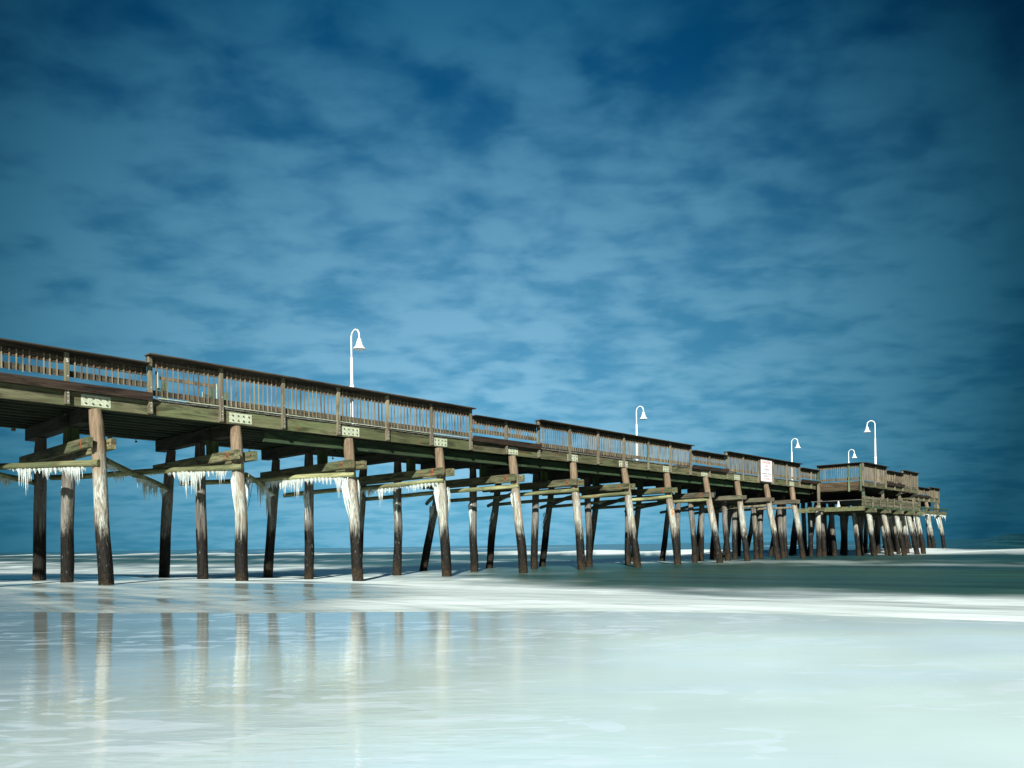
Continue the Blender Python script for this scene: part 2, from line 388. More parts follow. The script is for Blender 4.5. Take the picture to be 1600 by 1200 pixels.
bh = k.math('ADD', k.noise(k.scl(pos, (2.2, 9.0, 1)), 1.0, 3.0, 0.5, 0.4), k.math('MULTIPLY', k.noise(k.scl(pos, (7, 26, 1)), 1.0, 2.0, 0.5), 0.3))
k.put(p.inputs['Normal'], k.bump(k.math('MULTIPLY', bh, k.rng(gl, 0.0, 1.0, 0.03, 1.0)), 0.22, 0.012))
M['sand'] = m
def film_f(X, Y):
    # how much dissolved foam lies over the sand: little on the smooth mirror at the left, much to the right and close by
    v = 0.20 + 0.74*sstep(-4.6, 1.8, X + 0.22*(5.2-Y)) 
    v += 0.16*(1-sstep(3.0, 7.0, Y))*(1-sstep(-2, 1, X))
    v -= 0.26*sstep(5.5, 8.3, Y)*sstep(-2, 1, X)
    v += 0.12*fbm(X*0.35+Y*0.15, Y*0.9-X*0.3, 1.0, 12)
    v *= sstep(0.2, 2.2, Y)
    return max(0.02, min(0.97, v))
def gloss_f(X, Y):
    return max(0.0, min(1.0, 1.0 - sstep(-2.2, 2.6, X + 0.22*(Y-5)) + 0.12*fbm(X*0.5, Y*0.8, 1.0, 77)))
rows = [-40, -20, -8, -3, 0] + [0.4*i for i in range(1, 40)] + [16+2*i for i in range(20)] + [60, 80, 120, 200, 400, 900]
grid_obj('wet_sand', rows, lambda y: (-60-max(0, y)*1.3, 60+max(0, y)*1.3, 0.9), 160, sand_z, M['sand'], [('film', film_f), ('gloss', gloss_f)])

m, k, p = mat_new('sea water and spilled foam')
geo = k.n('ShaderNodeNewGeometry'); pos = geo.outputs['Position']
at = k.n('ShaderNodeAttribute', attribute_name='foam'); fm = at.outputs['Fac']
rotm = k.n('ShaderNodeMapping'); k.put(rotm.inputs[0], pos); rotm.inputs['Rotation'].default_value = (0, 0, -THETA)   # x -> out to sea
pr = rotm.outputs[0]
st1 = k.noise(k.scl(pr, (1.1, 0.16, 1)), 1.0, 4.0, 0.55, 0.4)
st2 = k.noise(k.scl(pr, (0.22, 0.035, 1)), 1.0, 4.0, 0.5, 0.4)
cd = k.n('ShaderNodeSeparateXYZ'); k.put(cd.inputs[0], pr)
near = k.rng(cd.outputs[0], 12.0, 60.0, 1.0, 0.0)
wc = k.mix(k.rng(st1, 0.35, 0.68), (0.003, 0.022, 0.026), (0.024, 0.085, 0.08))
wc = k.mix(k.math('MULTIPLY', near, k.rng(st2, 0.35, 0.65, 0.1, 0.8)), wc, (0.035, 0.085, 0.05))
thin = k.rng(fm, 0.0, 1.0, smooth=False)
wisp = k.noise(k.scl(pos, (0.25, 1.5, 1)), 1.0, 5.0, 0.6, 0.8)
f2 = k.math('MULTIPLY', k.math('MULTIPLY', thin, k.rng(wisp, 0.25, 0.6, 0.74, 1.08)), 1.0, clamp=True)
c = k.mix(f2, wc, (0.80, 0.91, 0.89))
k.put(p.inputs['Base Color'], c)
k.put(p.inputs['Roughness'], k.math('MAXIMUM', k.rng(f2, 0.25, 0.8, 0.14, 0.65), k.math('SUBTRACT', k.rng(cd.outputs[0], 8.5, 14.0, 0.10, 0.42), k.rng(cd.outputs[0], 75.0, 95.0, 0.0, 0.22))))
k.put(p.inputs['Specular IOR Level'], k.rng(f2, 0.3, 0.85, 0.42, 0.12))
p.inputs['IOR'].default_value = 1.33
wv = k.math('ADD', k.noise(k.scl(pr, (2.2, 0.5, 1)), 1.0, 3.0, 0.5, 0.3), k.math('MULTIPLY', k.noise(k.scl(pr, (0.5, 0.1, 1)), 1.0, 2.0, 0.5), 2.0))
k.put(p.inputs['Normal'], k.bump(wv, 0.5, 0.10))
M['sea'] = m
ds = [-0.25, -0.1, 0, 0.08, 0.16, 0.25, 0.35, 0.5]
d = 0.5
while d < 3200: d += max(0.16, (d+9)**1.72*0.0042); ds.append(d)
rowf = []
for dd in ds:
    blend = sstep(10, 60, dd)
    rowf.append((lambda dd, bl: (lambda x: dd + (front_y(x) if bl <= 0 else front_y(x)*(1-bl)+9*bl)))(dd, blend))
def xf(i): 
    y = ds[i]+9
    return (-30-1.35*y, 30+1.35*y, 0.75)
vs = []; fs = []; fa = []; nc = 261
for i, rf in enumerate(rowf):
    x0, x1, bend = xf(i)
    for j in range(nc):
        u = j/(nc-1)*2-1; x = x1*(u*0.45+0.55*u**3); y = rf(x)
        vs.append((x, y, sea_z(x, y))); fa.append(foam(x, y))
for i in range(len(rowf)-1):
    for j in range(nc-1): fs.append((i*nc+j, i*nc+j+1, (i+1)*nc+j+1, (i+1)*nc+j))
me = bpy.data.meshes.new('sea'); me.from_pydata(vs, [], fs); me.update()
for p_ in me.polygons: p_.use_smooth = True
la = me.attributes.new('foam', 'FLOAT', 'POINT'); la.data.foreach_set('value', fa)
me.materials.append(M['sea']); seao = bpy.data.objects.new('sea', me); sc.collection.objects.link(seao); seao['kind'] = 'structure'

# ------------------------------------------------------------------ the pier
pier = empty('fishing_pier', (X0, Y0, 0), THETA, 'long weathered wooden fishing pier on timber piles running out over the sea', 'pier')
Z = lambda z: z + CAMZ           # heights below are given above the camera's level

def pile(n, qt, zt, qb, mat, r=0.155, dn=0.0, zbot=None, wave=0.05):
    """one tapered, slightly crooked pile from (n, qt, zt) down to (n+dn, qb) at the water and on into the bed"""
    Xb, Yb = world_of(n+dn, qb); zb = sand_z(Xb, Yb)-0.5
    zw = -0.95; pts = []; rr = []
    N = 14; a = random.uniform(0, 50)
    s0, s1 = n*S, (n+dn)*S
    for i in range(N+1):
        u = i/N; z = zt + (zb-CAMZ-zt)*u
        v = (z-zt)/(zw-zt)
        pts.append((s0+(s1-s0)*v + wave*mnoise.noise(Vector((z*0.7, a, 0))), qt+(qb-qt)*v + wave*mnoise.noise(Vector((z*0.7, a, 9))), Z(z)))
        rr.append(r*(1.0-0.10*(1-u)+0.04*mnoise.noise(Vector((z*1.5, a, 4)))))
    if zt > 2.6:
        rr[0] *= 0.90
    mb = MB().tube(pts[::-1], rr[::-1], 18, True, 0.10)
    return mb.build('pile', mat, pier, smooth=True)

FAR = {-2: (4.1, 4.6), -1: (4.1, 4.6), 0: (3.74, 4.01), 1: (4.08, 4.66), 2: (4.23, 4.82), 3: (4.16, 4.64), 4: (3.7, 4.97), 5: (3.9, 4.62), 6: (3.85, 4.57), 7: (3.9, 4.6), 8: (3.7, 4.25)}
MID = {0: (1.57, 1.93), 1: (2.12, 2.05), 2: (2.16, 2.23), 3: (2.11, 2.19), 4: (2.01, 2.08), 5: (1.93, 2.08), 6: (1.84, 1.82), 8: (1.5, 1.55)}
NEAR = {0: (-0.02, -0.55), 1: (0.12, -0.10), 2: (0.09, -0.29), 3: (0.0, -0.27), 4: (-0.03, -0.48), 5: (-0.05, -0.43), 6: (-0.07, -0.66), 8: (-0.07, -0.78)}
for n in range(-2, 21):
    plat = 12 <= n <= 15
    rn = random.uniform
    if not plat:
        q = NEAR.get(n, (0.0, -0.55+rn(-.1, .1)))
        near_p = pile(n, q[0]+0.02, 3.19, q[1], M['pile_rust'] if n in (2, 4, 5, 7, 8) else M['pile_near'], 0.165 if n > 0 else 0.16, dn=0.0)
    q = MID.get(n, (2.0+rn(-.15, .15), 2.05+rn(-.15, .15)))
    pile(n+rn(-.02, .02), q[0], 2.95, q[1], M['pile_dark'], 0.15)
    q = FAR.get(n, (3.95+rn(-.2, .1), 4.5+rn(-.15, .15)))
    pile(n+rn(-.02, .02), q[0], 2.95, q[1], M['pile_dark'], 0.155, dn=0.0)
    if n >= 8 and not plat:
        pile(n+0.07, 0.9, 2.2, 0.7, M['pile_dark'], 0.15)
    if n >= 9 and not plat and n % 2 == 0:
        pile(n-0.08, 3.0, 2.2, 3.2, M['pile_dark'], 0.15)
# cap beams, twin cross beams, struts
for n in range(-2, 21):
    s = n*S
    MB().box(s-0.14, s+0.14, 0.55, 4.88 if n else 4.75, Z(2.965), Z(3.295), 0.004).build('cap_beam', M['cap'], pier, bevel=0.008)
    if 12 <= n <= 15: continue
    gr = n >= 8
    zz = random.uniform(-.01, .01); zc = 2.41 if n < 8 else 2.33
    h = 0.122 if n < 9 else 0.11
    for sd_ in (-1, 1):
        c = s+sd_*0.235
        q0 = random.uniform(-0.42, -0.34)
        bm_ = MB().box(c-0.065, c+0.065, q0, 4.7, Z(zc-h+zz), Z(zc+h+zz), 0.006).build('cross_beam', M['sand_grey'] if gr else M['sand_beam'], pier, bevel=0.010)
        # bolt with a rust run on the outer face of the left beam
        if sd_ < 0 and n < 9:
            st = MB(); qc = q0+0.42
            st.prism([(qc-0.05, Z(zc+h*.8)), (qc+0.03, Z(zc+h*.85)), (qc+0.06, Z(zc)), (qc+0.045, Z(zc-h*.8)), (qc-0.015, Z(zc-h*.95)), (qc-0.045, Z(zc-h*.2))], 'x', c-0.0695, c-0.060)
            st.build('rust_run', M['rust'], bm_)
            MB().tube([(c-0.10, qc, Z(zc)), (c-0.06, qc, Z(zc))], 0.028, 8).build('bolt', M['bolt'], bm_)
        if sd_ > 0 and n < 9:
            MB().tube([(c-0.092, q0+0.10, Z(zc+.02)), (c-0.062, q0+0.10, Z(zc+.02))], 0.022, 8).build('bolt', M['bolt'], bm_)
    MB().box(s-0.085, s+0.105, 1.33, 1.53, Z(zc+0.05), Z(3.295), 0.004).build('strut', M['strut'], pier, bevel=0.008)
    MB().box(s-0.175, s-0.09, 1.36, 1.50, Z(zc+0.05), Z(3.29), 0.004).build('strut', M['strut'], pier, bevel=0.006)

# deck, stringers, fascia, edge beam
for n in range(-2, 12):
    s = n*S; MB().box(s-0.36, s+0.36, 1.24, 1.325, Z(2.93), Z(3.19), .006).build('bolster', M['cap'], pier, bevel=.008)

SE = 20.15*S; SB = -2.4*S
dk = MB(); x = SB
while x < SE:
    wdt = 0.142; dk.box(x, x+wdt-0.008, -0.035+random.uniform(-.012, .012), 4.98+random.uniform(-.02, .02), Z(3.575), Z(3.615)+random.uniform(-.003, .003)); x += wdt
dk.build('deck', M['deck'], pier)
for q in (0.72, 1.17, 1.62, 2.07, 2.52, 2.97, 3.42, 3.87, 4.32, 4.72):
    x = SB
    while x < SE:
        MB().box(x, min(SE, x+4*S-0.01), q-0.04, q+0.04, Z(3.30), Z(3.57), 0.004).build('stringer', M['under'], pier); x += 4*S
off = 0.0
def fascia(q0, q1, z0, z1, step, mat, name, a, b, ph=0.0):
    pts = [a]+[ph*S+i*step*S for i in range(-6, 40) if a+0.3 < ph*S+i*step*S < b-0.3]+[b]
    for p0, p1 in zip(pts, pts[1:]):
        dz = random.uniform(-.006, .006)
        MB().box(p0+0.004, p1-0.004, q0, q1, Z(z0+dz), Z(z1+dz), 0.003).build(name, mat, pier, bevel=0.008)
fascia(0.0, 0.07, 3.225, 3.565, 2, M['fascia'], 'fascia_board', SB, 12.05*S)
fascia(0.0, 0.07, 3.225, 3.565, 2, M['fascia'], 'fascia_board', 15.35*S, SE)
fascia(4.85, 4.92, 3.30, 3.565, 2, M['fascia'], 'fascia_board', SB, SE)
fascia(0.30, 0.38, 2.90, 3.215, 2, M['edge'], 'edge_beam', 1.25*S, 12.0*S, 0.25)
# splice plates with eight bolts each
for n in range(-1, 12):
    s = n*S + random.uniform(-.03, .03)+0.02
    pl = MB().box(s-0.31, s+0.31, -0.010, -0.002, Z(3.265), Z(3.515)).build('splice_plate', M['plate'], pier)
    for i in range(4):
        for j in range(2):
            MB().tube([(s-0.22+i*0.148, -0.032, Z(3.325+j*0.125)), (s-0.22+i*0.148, -0.009, Z(3.325+j*0.125))], 0.019, 7).build('bolt', M['bolt'], pl)

# ---- railings
def railing(path_q, posts, kinds, axis='x', out=-1, ztop=4.64, zlow=4.42, base=0.0, ledge=True, bal=True, post_mat=None, zfoot=3.24, hide_last=False, step=None):
    """railing along local x at lateral place path_q (axis x), or along local y at place path_q (axis y). out: which side is outside"""
    def bx(a0, a1, b0, b1, z0, z1, jit=0.0):
        lo, hi = sorted((path_q+out*b0*-1, path_q+out*b1*-1))
        return (a0, a1, lo, hi, Z(z0), Z(z1), jit) if axis == 'x' else (lo, hi, a0, a1, Z(z0), Z(z1), jit)
    gx = 'X' if axis == 'x' else 'Y'
    n = len(posts)
    for i, a in enumerate(posts):
        hk = max(kinds[max(0, i-1)] if i > 0 else kinds[0], kinds[min(i, n-2)])
        zt = (ztop if hk else zlow)-0.035
        if hide_last and i in (0, n-1): continue
        po = MB().box(*bx(a-0.048, a+0.048, -0.10, -0.004, zfoot, zt, 0.004)).build('railing_post', post_mat or (M['post']), pier, bevel=0.008)
        if axis == 'x' and out < 0 and path_q < 0.5 and -3 < a/S < 9:
            hd = MB()
            for zb in (3.31, 3.42, 3.50 , 3.86): hd.tube([(a+0.01, path_q-0.108, Z(zb)), (a+0.01, path_q-0.099, Z(zb))], 0.011, 7)
            hd.build('bolt', M['whitebolt'], po)
    # runs of the same height share a cap rail
    i = 0
    while i < n-1:
        j = i
        while j < n-1 and kinds[j] == kinds[i]: j += 1
        a0, a1 = posts[i]-0.05, posts[j]+0.05
        high = kinds[i]; zt = ztop if high else zlow
        if not high: a0 += 0.104; a1 -= 0.104
        MB().box(*bx(a0-(0.03 if high else 0), a1+(0.03 if high else 0), -0.27, 0.06, zt-0.032, zt, 0.004)).build('cap_rail', M['caprail'], pier, bevel=0.005)
        ub = 0.0
        MB().box(*bx(a0, a1, 0.0, 0.038, zt-0.27, zt-0.13, 0.003)).build('top_rail', M['rail'], pier)
        MB().box(*bx(a0, a1, 0.0, 0.038, zt-0.13+0.003, zt-0.035, 0.002)).build('top_rail', M['caprail'], pier)  # dark upper strip: the cap overhang's shadow put into the colour
        zb = 3.68 if high else 3.86
        MB().box(*bx(a0, a1, 0.0, 0.038, zb+0.01, zb+0.14, 0.003)).build('bottom_rail', M['lowrail'], pier)
        if (not high) and ledge:
            # sloping ledge board bolted to the outside of the posts
            y0, y1 = path_q+out*0.103, path_q+out*0.19
            th = 0.038
            if axis == 'x':
                pts = [(y0, Z(3.555)), (y0+out*th, Z(3.545)), (y1+out*th, Z(3.715)), (y1, Z(3.725))]
                MB().prism(pts, 'x', a0-0.06, a1+0.06).build('ledge_board', M['ledge'], pier)
        for kk in range(i, j):
            if not bal: continue
            p0, p1 = posts[kk]+0.048, posts[kk+1]-0.048
            cnt = max(2, int(round((p1-p0)/0.128))); m_ = MB()
            for b in range(1, cnt):
                c = p0+(p1-p0)*b/cnt + random.uniform(-.012, .012); hw = random.uniform(0.012, 0.0165)
                if random.random() < 0.012: continue
                m_.box(*bx(c-hw, c+hw, -0.029, -0.003, zb-0.02+random.uniform(-.012, .012), zt-0.115+random.uniform(-.012, .012), 0.0035))
            m_.build('baluster_panel', M['baluster'], pier)
        i = j

pn = [-2.23, -1.71, -1.20, -0.685, -0.17, 0.347, 0.855, 1.36, 1.87, 2.38, 2.89, 3.395, 3.90, 4.41, 4.94, 5.47, 6.00, 6.54, 7.07, 7.60, 8.12, 8.64, 9.17, 9.70, 10.23, 10.76, 11.29, 11.80, 12.14]
kd = [1, 1, 1, 0, 0, 1, 1, 1, 1, 1, 1, 0, 0, 1, 1, 1, 1, 1, 1, 0, 0, 1, 1, 1, 1, 1, 0, 0]
railing(0.0, [a*S for a in pn], kd)
fn = [-2.2+i*0.70 for i in range(0, 21)]
railing(4.93, [a*S for a in fn], [1]*3+[0]*2+[1]*4+[0]*2+[1]*4+[0]*2+[1]*3, out=1, ledge=False)

# ---- T-head platform
A0, A1 = 12.08*S, 15.30*S; QN = -2.72; QF = 7.6
pl = MB(); x = A0
while x < A1-0.05:
    pl.box(x, x+0.134, QN-0.03, -0.06, Z(3.575), Z(3.615)); pl.box(x, x+0.134, 5.02, QF, Z(3.575), Z(3.615)); x += 0.142
pl.build('platform_deck', M['deck'], pier)
PZ = 4.70; PL = 4.48
railing(QN, [a*S for a in (12.10, 12.72, 13.32, 13.83, 14.33, 14.84, 15.30)], [1, 1, 0, 0, 1, 1], ztop=PZ, zlow=PL, ledge=True, zfoot=3.30)
railing(A0, [QN+0.05, QN+0.74, -0.12], [1, 1], axis='y', out=-1, ztop=PZ, ledge=False, post_mat=M['greenpost'], zfoot=2.98)
railing(A1, [QN+0.05, -1.4, -0.12], [1, 1], axis='y', out=1, ztop=PZ, ledge=False)
railing(QF, [a*S for a in (12.10, 13.15, 14.2, 15.30)], [1, 1, 1], out=1, ztop=PZ, ledge=False)
railing(0.0, [a*S for a in (15.6, 16.3, 17.0, 17.7, 18.3, 18.75, 19.2, 19.66, 20.1)], [1, 1, 0, 0, 0, 0, 1, 1], ztop=4.50, zlow=4.36)
railing(SE, [0.02, 1.6, 3.3, 4.9], [1, 1, 1], axis='y', out=1, ztop=4.50, ledge=False)
MB().box(A0-0.002, A0+0.06, QN+0.02, -0.075, Z(3.05), Z(3.30)).build('skirt_board', M['brownboard'], pier, bevel=.006)
MB().box(A0-0.004, A0+0.06, QN+0.02, -0.075, Z(3.305), Z(3.565)).build('skirt_board', M['brownboard'], pier, bevel=.006)
MB().box(A0+0.07, A1, QN, QN+0.07, Z(3.27), Z(3.565)).build('fascia_board', M['fascia'], pier, bevel=.006)
for q in (-2.2, -1.6, -1.0, -0.4):
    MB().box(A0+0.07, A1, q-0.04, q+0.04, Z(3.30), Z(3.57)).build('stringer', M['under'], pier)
for n in (12.25, 13.3, 14.3, 15.2):
    s = n*S
    MB().box(s-0.13, s+0.13, QN+0.08, 0.5, Z(2.99), Z(3.295)).build('cap_beam', M['cap'], pier)
    for q in (QN+0.13,):
        MB().box(s-0.08, s+0.08, q-0.085, q+0.06, Z(2.48), Z(2.985), 0.005).build('strut', M['greenpost'] if n < 12.5 else M['post'], pier, bevel=.006)
MB().box(A0-0.12, A0-0.0, -0.22, -0.07, Z(1.95), Z(3.6)).build('strut', M['post'], pier, bevel=.006)
# lower landing under the platform
LN = -2.78
ld = MB(); x = A0-0.15
while x < A1+0.25:
    ld.box(x, x+0.134, LN, 0.3, Z(2.44), Z(2.475)); x += 0.142
ld.build('landing_deck', M['deck'], pier)
for (z0, z1, mt, qq) in ((2.50, 2.66, M['sand_grey'], 0.0), (2.33, 2.495, M['fascia'], 0.01), (2.12, 2.30, M['sand_grey'], 0.02), (1.96, 2.115, M['edge'], 0.0)):
    x = A0-0.1
    while x < A1+0.2:
        x2 = min(A1+0.2, x+random.uniform(2.2, 4.0)); MB().box(x, x2-0.01, LN-0.03+qq-random.uniform(0, .03), LN+0.035+qq, Z(z0), Z(z1), .006).build('landing_board', mt, pier); x = x2
for i in range(9):
    s = A0+0.1+i*1.38
    MB().box(s-0.045, s+0.045, LN-0.13, LN-0.055, Z(2.02), Z(2.70), .006).build('strut', M['sand_grey'], pier)
MB().box(A0-0.35, A0-0.16, -2.95, 1.2, Z(1.80), Z(2.06), .01).build('cross_beam', M['fascia'], pier)
MB().box(A0-2.6, A0+0.2, -0.62, -0.50, Z(1.83), Z(2.04), .01).build('walking_beam', M['fascia'], pier)
for n in (12.45, 13.25, 14.0, 14.75, 15.35):
    s = n*S
    for dsx in (-0.22, 0.22):
        MB().box(s+dsx-0.07, s+dsx+0.07, LN-0.28, 1.0, Z(1.72), Z(1.955), .008).build('cross_beam', M['fascia'] if dsx < 0 else M['sand_grey'], pier, bevel=.008)
    pile(n, -2.62, 2.0, -3.05+random.uniform(-.1, .1), M['pile_rust'] if n == 13.25 else M['pile_near'], 0.17, dn=0.05)
    pile(n+0.22, -1.5, 2.0, -1.75, M['pile_near'], 0.15, dn=0.06)
pile(11.98, -0.2, 2.2, -0.25, M['pile_near'], 0.17)
for n in (12.3, 12.8, 13.4, 14.2, 14.9, 15.5):
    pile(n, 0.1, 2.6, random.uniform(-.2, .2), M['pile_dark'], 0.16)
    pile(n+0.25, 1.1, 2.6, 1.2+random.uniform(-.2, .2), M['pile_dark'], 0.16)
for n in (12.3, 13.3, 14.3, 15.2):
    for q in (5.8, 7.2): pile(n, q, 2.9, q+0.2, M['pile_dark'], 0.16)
    MB().box(n*S-.12, n*S+.12, 5.0, 7.55, Z(2.97), Z(3.29)).build('cap_beam', M['cap'], pier)
# seaward end beams carrying ice
for (a, b, z, hh) in ((15.6, 20.45, 2.30, 0.13), (16.2, 20.45, 2.62, 0.08)):
    MB().box(a*S, b*S, -0.36-(0.1 if hh < .1 else 0), -0.24-(0.1 if hh < .1 else 0), Z(z-hh), Z(z+hh), .012).build('walking_beam', M['fascia'] if hh > .1 else M['edge'], pier, bevel=.01)
for n in (17.0, 18.4, 19.85):
    MB().box(n*S-.09, n*S+.09, -0.10, 0.10, Z(2.3), Z(3.22), .006).build('strut', M['sand_grey'], pier)

# ---- horizontal brace logs and ice
def on_log(a, b, u): return tuple(a[i]+(b[i]-a[i])*u for i in range(3))
def log(a, b, r=0.075, mat=None, ext=0.0):
    A = Vector((a[0]*S, a[1], Z(a[2]))); B = Vector((b[0]*S, b[1], Z(b[2]))); L = (B-A).length
    o = MB()
    pts = [(0.012*math.sin(i*1.3+a[0]), 0.012*math.cos(i*0.9+a[0]*2), L*i/10) for i in range(11)]
    o.tube(pts, [r*(1+0.12*(0.5-i/10)) for i in range(11)], 14, True, 0.06)
    ob = o.build('brace_log', mat or M['log'], pier, smooth=True)
    ob.location = A; ob.rotation_mode = 'QUATERNION'; ob.rotation_quaternion = (B-A).to_track_quat('Z', 'Y')
    return ob, A, B
def icicles(parent_ob, A, B, u0, u1, L, dens=85, env=None, drop=0.05, thick=1.0):
    """fringe of icicles hanging below the line A-B between u0 and u1; parented to the timber it hangs from"""
    mb = MB(); P0 = A.lerp(B, u0); P1 = A.lerp(B, u1); D = (P1-P0); n = max(6, int(D.length*dens*1.5)); ph = random.uniform(0, 99)
    for i in range(n):
        u = (i+random.random())/n; c = P0.lerp(P1, u)
        e = env(u) if env else (math.sin(math.pi*min(1, max(0, u)))**0.45)
        low = 0.42+1.5*mnoise.noise(Vector((u*D.length*3.2, ph, 0)))
        l = L*e*max(0.12, low)*random.choice((0.3, 0.5, 0.8, 1.0, 1.6))*random.uniform(0.6, 1.15)+0.02
        r = random.uniform(0.010, 0.022)*thick*(0.7+l)
        mb.spike(c.x+random.uniform(-.03, .03), c.y+random.uniform(-.03, .03), c.z-drop+0.03, r, l+0.03, random.uniform(-.01, .01), random.uniform(-.01, .01))
    # frozen sheet where the icicles have grown together
    m2 = max(4, int(D.length*9)); prev = None
    for i in range(m2):
        u = (i+.5)/m2; c = P0.lerp(P1, u); e = env(u) if env else math.sin(math.pi*u)**.45
        w_ = D.length/m2*0.9
        mb.spike(c.x, c.y, c.z-drop+0.04, w_*0.42+0.015, 0.04+L*0.55*e*(0.7+0.5*mnoise.noise(Vector((u*7, ph, 3)))), 0, 0, 7)
    mbo = mb
    minv = Matrix.LocRotScale(parent_ob.location, parent_ob.rotation_quaternion if parent_ob.rotation_mode == 'QUATERNION' else parent_ob.rotation_euler, None).inverted()
    mbo.v = [tuple(minv @ Vector(v)) for v in mbo.v]
    return mbo.build('icicle_fringe', M['ice'], parent_ob)
logsA = {}; logsB = {}
for n in range(-1, 12):
    zn = 1.95 if n == 0 else 2.12
    zf = {0: 2.0, 1: 2.0, 2: 1.98}.get(n, 1.78)
    if n < 9:
        eA = (n-0.02, -0.20, zn); eB = (n-1+0.10, 4.55 if n > 3 else 4.3, zf if n > 1 else 1.98)
        eA = (n-0.012, (-0.335 if n in (0, 4, 5, 6) else -0.235)-0.02*max(0, n-5), zn)
        logsA[n] = log(eA, eB)
        MB().tube([(0.0, -0.085, 0.16), (0.0, -0.06, 0.16)], 0.03, 8).build('bolt', M['bolt'], logsA[n][0])
    if n < 10:
        eA = (n+0.055, 0.0, 1.93 if n else 2.06); eB = (n+1-0.02, 4.6 if n > 2 else 4.15, 1.80 if n < 3 else 1.72)
        logsB[n] = log(eA, eB, 0.075, M['log'] if n < 4 else M['sand_beam'])
    else:
        log((n-0.075, -0.1, 2.0), (n-.9, 4.3, 1.8), 0.07, M['sand_grey'])
def env_r(u): return max(0.1, min(1, (1-u)*5, 1))*(0.45+0.55*math.sin(math.pi*min(1, u*1.1+.12)))
icicles(*logsA[0], 0.06, 0.27, 0.40, 110); icicles(*logsA[0], 0.2, 0.42, 0.34)
icicles(*logsA[1], 0.07, 0.25, 0.38, 110); icicles(*logsA[1], 0.20, 0.38, 0.50, 90); icicles(*logsA[1], 0.45, .7, 0.2, 60)
icicles(*logsA[2], 0.06, 0.27, 0.52, 120); icicles(*logsA[2], 0.24, 0.52, 0.34, 110); icicles(*logsA[2], .34, .56, .60, 70)
icicles(*logsA[3], 0.03, 0.19, 0.45, 120, None, 0.05, 1.2); icicles(*logsA[3], .28, .58, .72, 110, lambda u: 0.15+0.85*math.sin(math.pi*min(1,u*.9+.08))**2); icicles(*logsA[3], .18, .3, .12)
icicles(*logsB[2], 0.02, 0.55, 0.75, 110, lambda u: 0.35+0.65*math.sin(math.pi*u)**1.2); 
icicles(*logsB[0], 0.01, 0.14, 0.34, 80); icicles(*logsB[0], 0.42, 0.80, 0.42, 80); icicles(*logsB[0], .84, .97, .25)
icicles(*logsB[1], 0.01, 0.13, 0.50, 110); icicles(*logsB[1], 0.5, 0.95, 0.35, 80)
icicles(*logsB[3], 0.01, 0.10, 0.55, 90)
icicles(*logsB[-1], 0.25, 0.8, 0.3, 70); 

def ice_run(n, q, z0, z1, side=-1, w=0.10, cnt=14, dq=-0.1, r0=0.14):
    w *= 0.75
    """ice frozen to the side of a pile, hanging down along it"""
    mb = MB()
    for i in range(cnt):
        a = random.uniform(-1, 1); zt = z0+random.uniform(-.12, .05)
        l = (z0-z1)*random.uniform(0.35, 1.0)*(1-0.45*abs(a))
        s = n*S+side*(r0+random.uniform(-0.02, w)); qq = q+a*0.09
        pts = [(s-side*0.04, qq, Z(zt)), (s, qq, Z(zt-l*.25)), (s-side*w*.3, qq+dq*.5*l/(z0-z1), Z(zt-l*.7)), (s-side*w*.6, qq+dq*l/(z0-z1), Z(zt-l))]
        rr = random.uniform(0.012, 0.036); mb.tube(pts, [rr*.6, rr*1.1, rr*.75, rr*.1], 6)
    return mb.build('ice_run', M['ice'], pier, smooth=True)
ice_run(1, 0.05, 2.0, 0.75, -1, 0.05, 12); ice_run(1, 0.0, 1.75, 0.85, 1, 0.03, 8)
ice_run(2, 0.0, 2.05, 0.35, -1, 0.16, 18, -.25); ice_run(2.02, 0.0, 1.95, 0.65, 1, 0.14, 12)
ice_run(3, 0.0, 2.0, 0.45, -1, 0.10, 16, -.2); ice_run(3.03, -0.05, 1.9, 0.7, 1, 0.16, 8)
ice_run(1, 2.1, 1.65, 0.55, -1, 0.05, 10, 0); ice_run(2, 2.17, 1.8, 0.55, -1, 0.08, 14, 0)
ice_run(3, 2.13, 1.7, 0.5, -1, 0.08, 14, 0); ice_run(4, 2.03, 1.6, 0.55, -1, 0.08, 12, 0)
ice_run(0, 1.75, 1.6, 0.9, -1, 0.03, 8, 0)
ice_run(4, 4.2, 1.6, 0.4, -1, 0.10, 14, .5); ice_run(2, 4.4, 1.8, 0.6, -1, 0.10, 12, .1); ice_run(1, 4.3, 1.8, .7, -1, .04, 8, .1)
ice_run(4, -0.15, 1.9, 0.9, -1, 0.04, 10, -.15); ice_run(5, 4.2, 1.5, .5, -1, .08, 10, .4); ice_run(6, 4.2, 1.5, .5, -1, .08, 10, .4)
for n in (16, 17, 18, 19, 20): ice_run(n, -0.05, 2.15, 0.6, -1, 0.22, 14, -.2); ice_run(n, -0.05, 2.15, 0.9, 1, 0.2, 12, -.15)
wb = bpy.data.objects['walking_beam.001'] if 'walking_beam.001' in bpy.data.objects else pier
for (u0, u1) in ((16.1, 16.9), (17.1, 17.9), (18.05, 18.9), (19.05, 20.4)):
    icicles(wb, Vector((u0*S, -0.30, Z(2.2))), Vector((u1*S, -0.30, Z(2.2))), 0, 1, 0.42, 40, lambda u: 0.25+0.75*abs(2*u-1)**1.2, 0.03, 2.0)
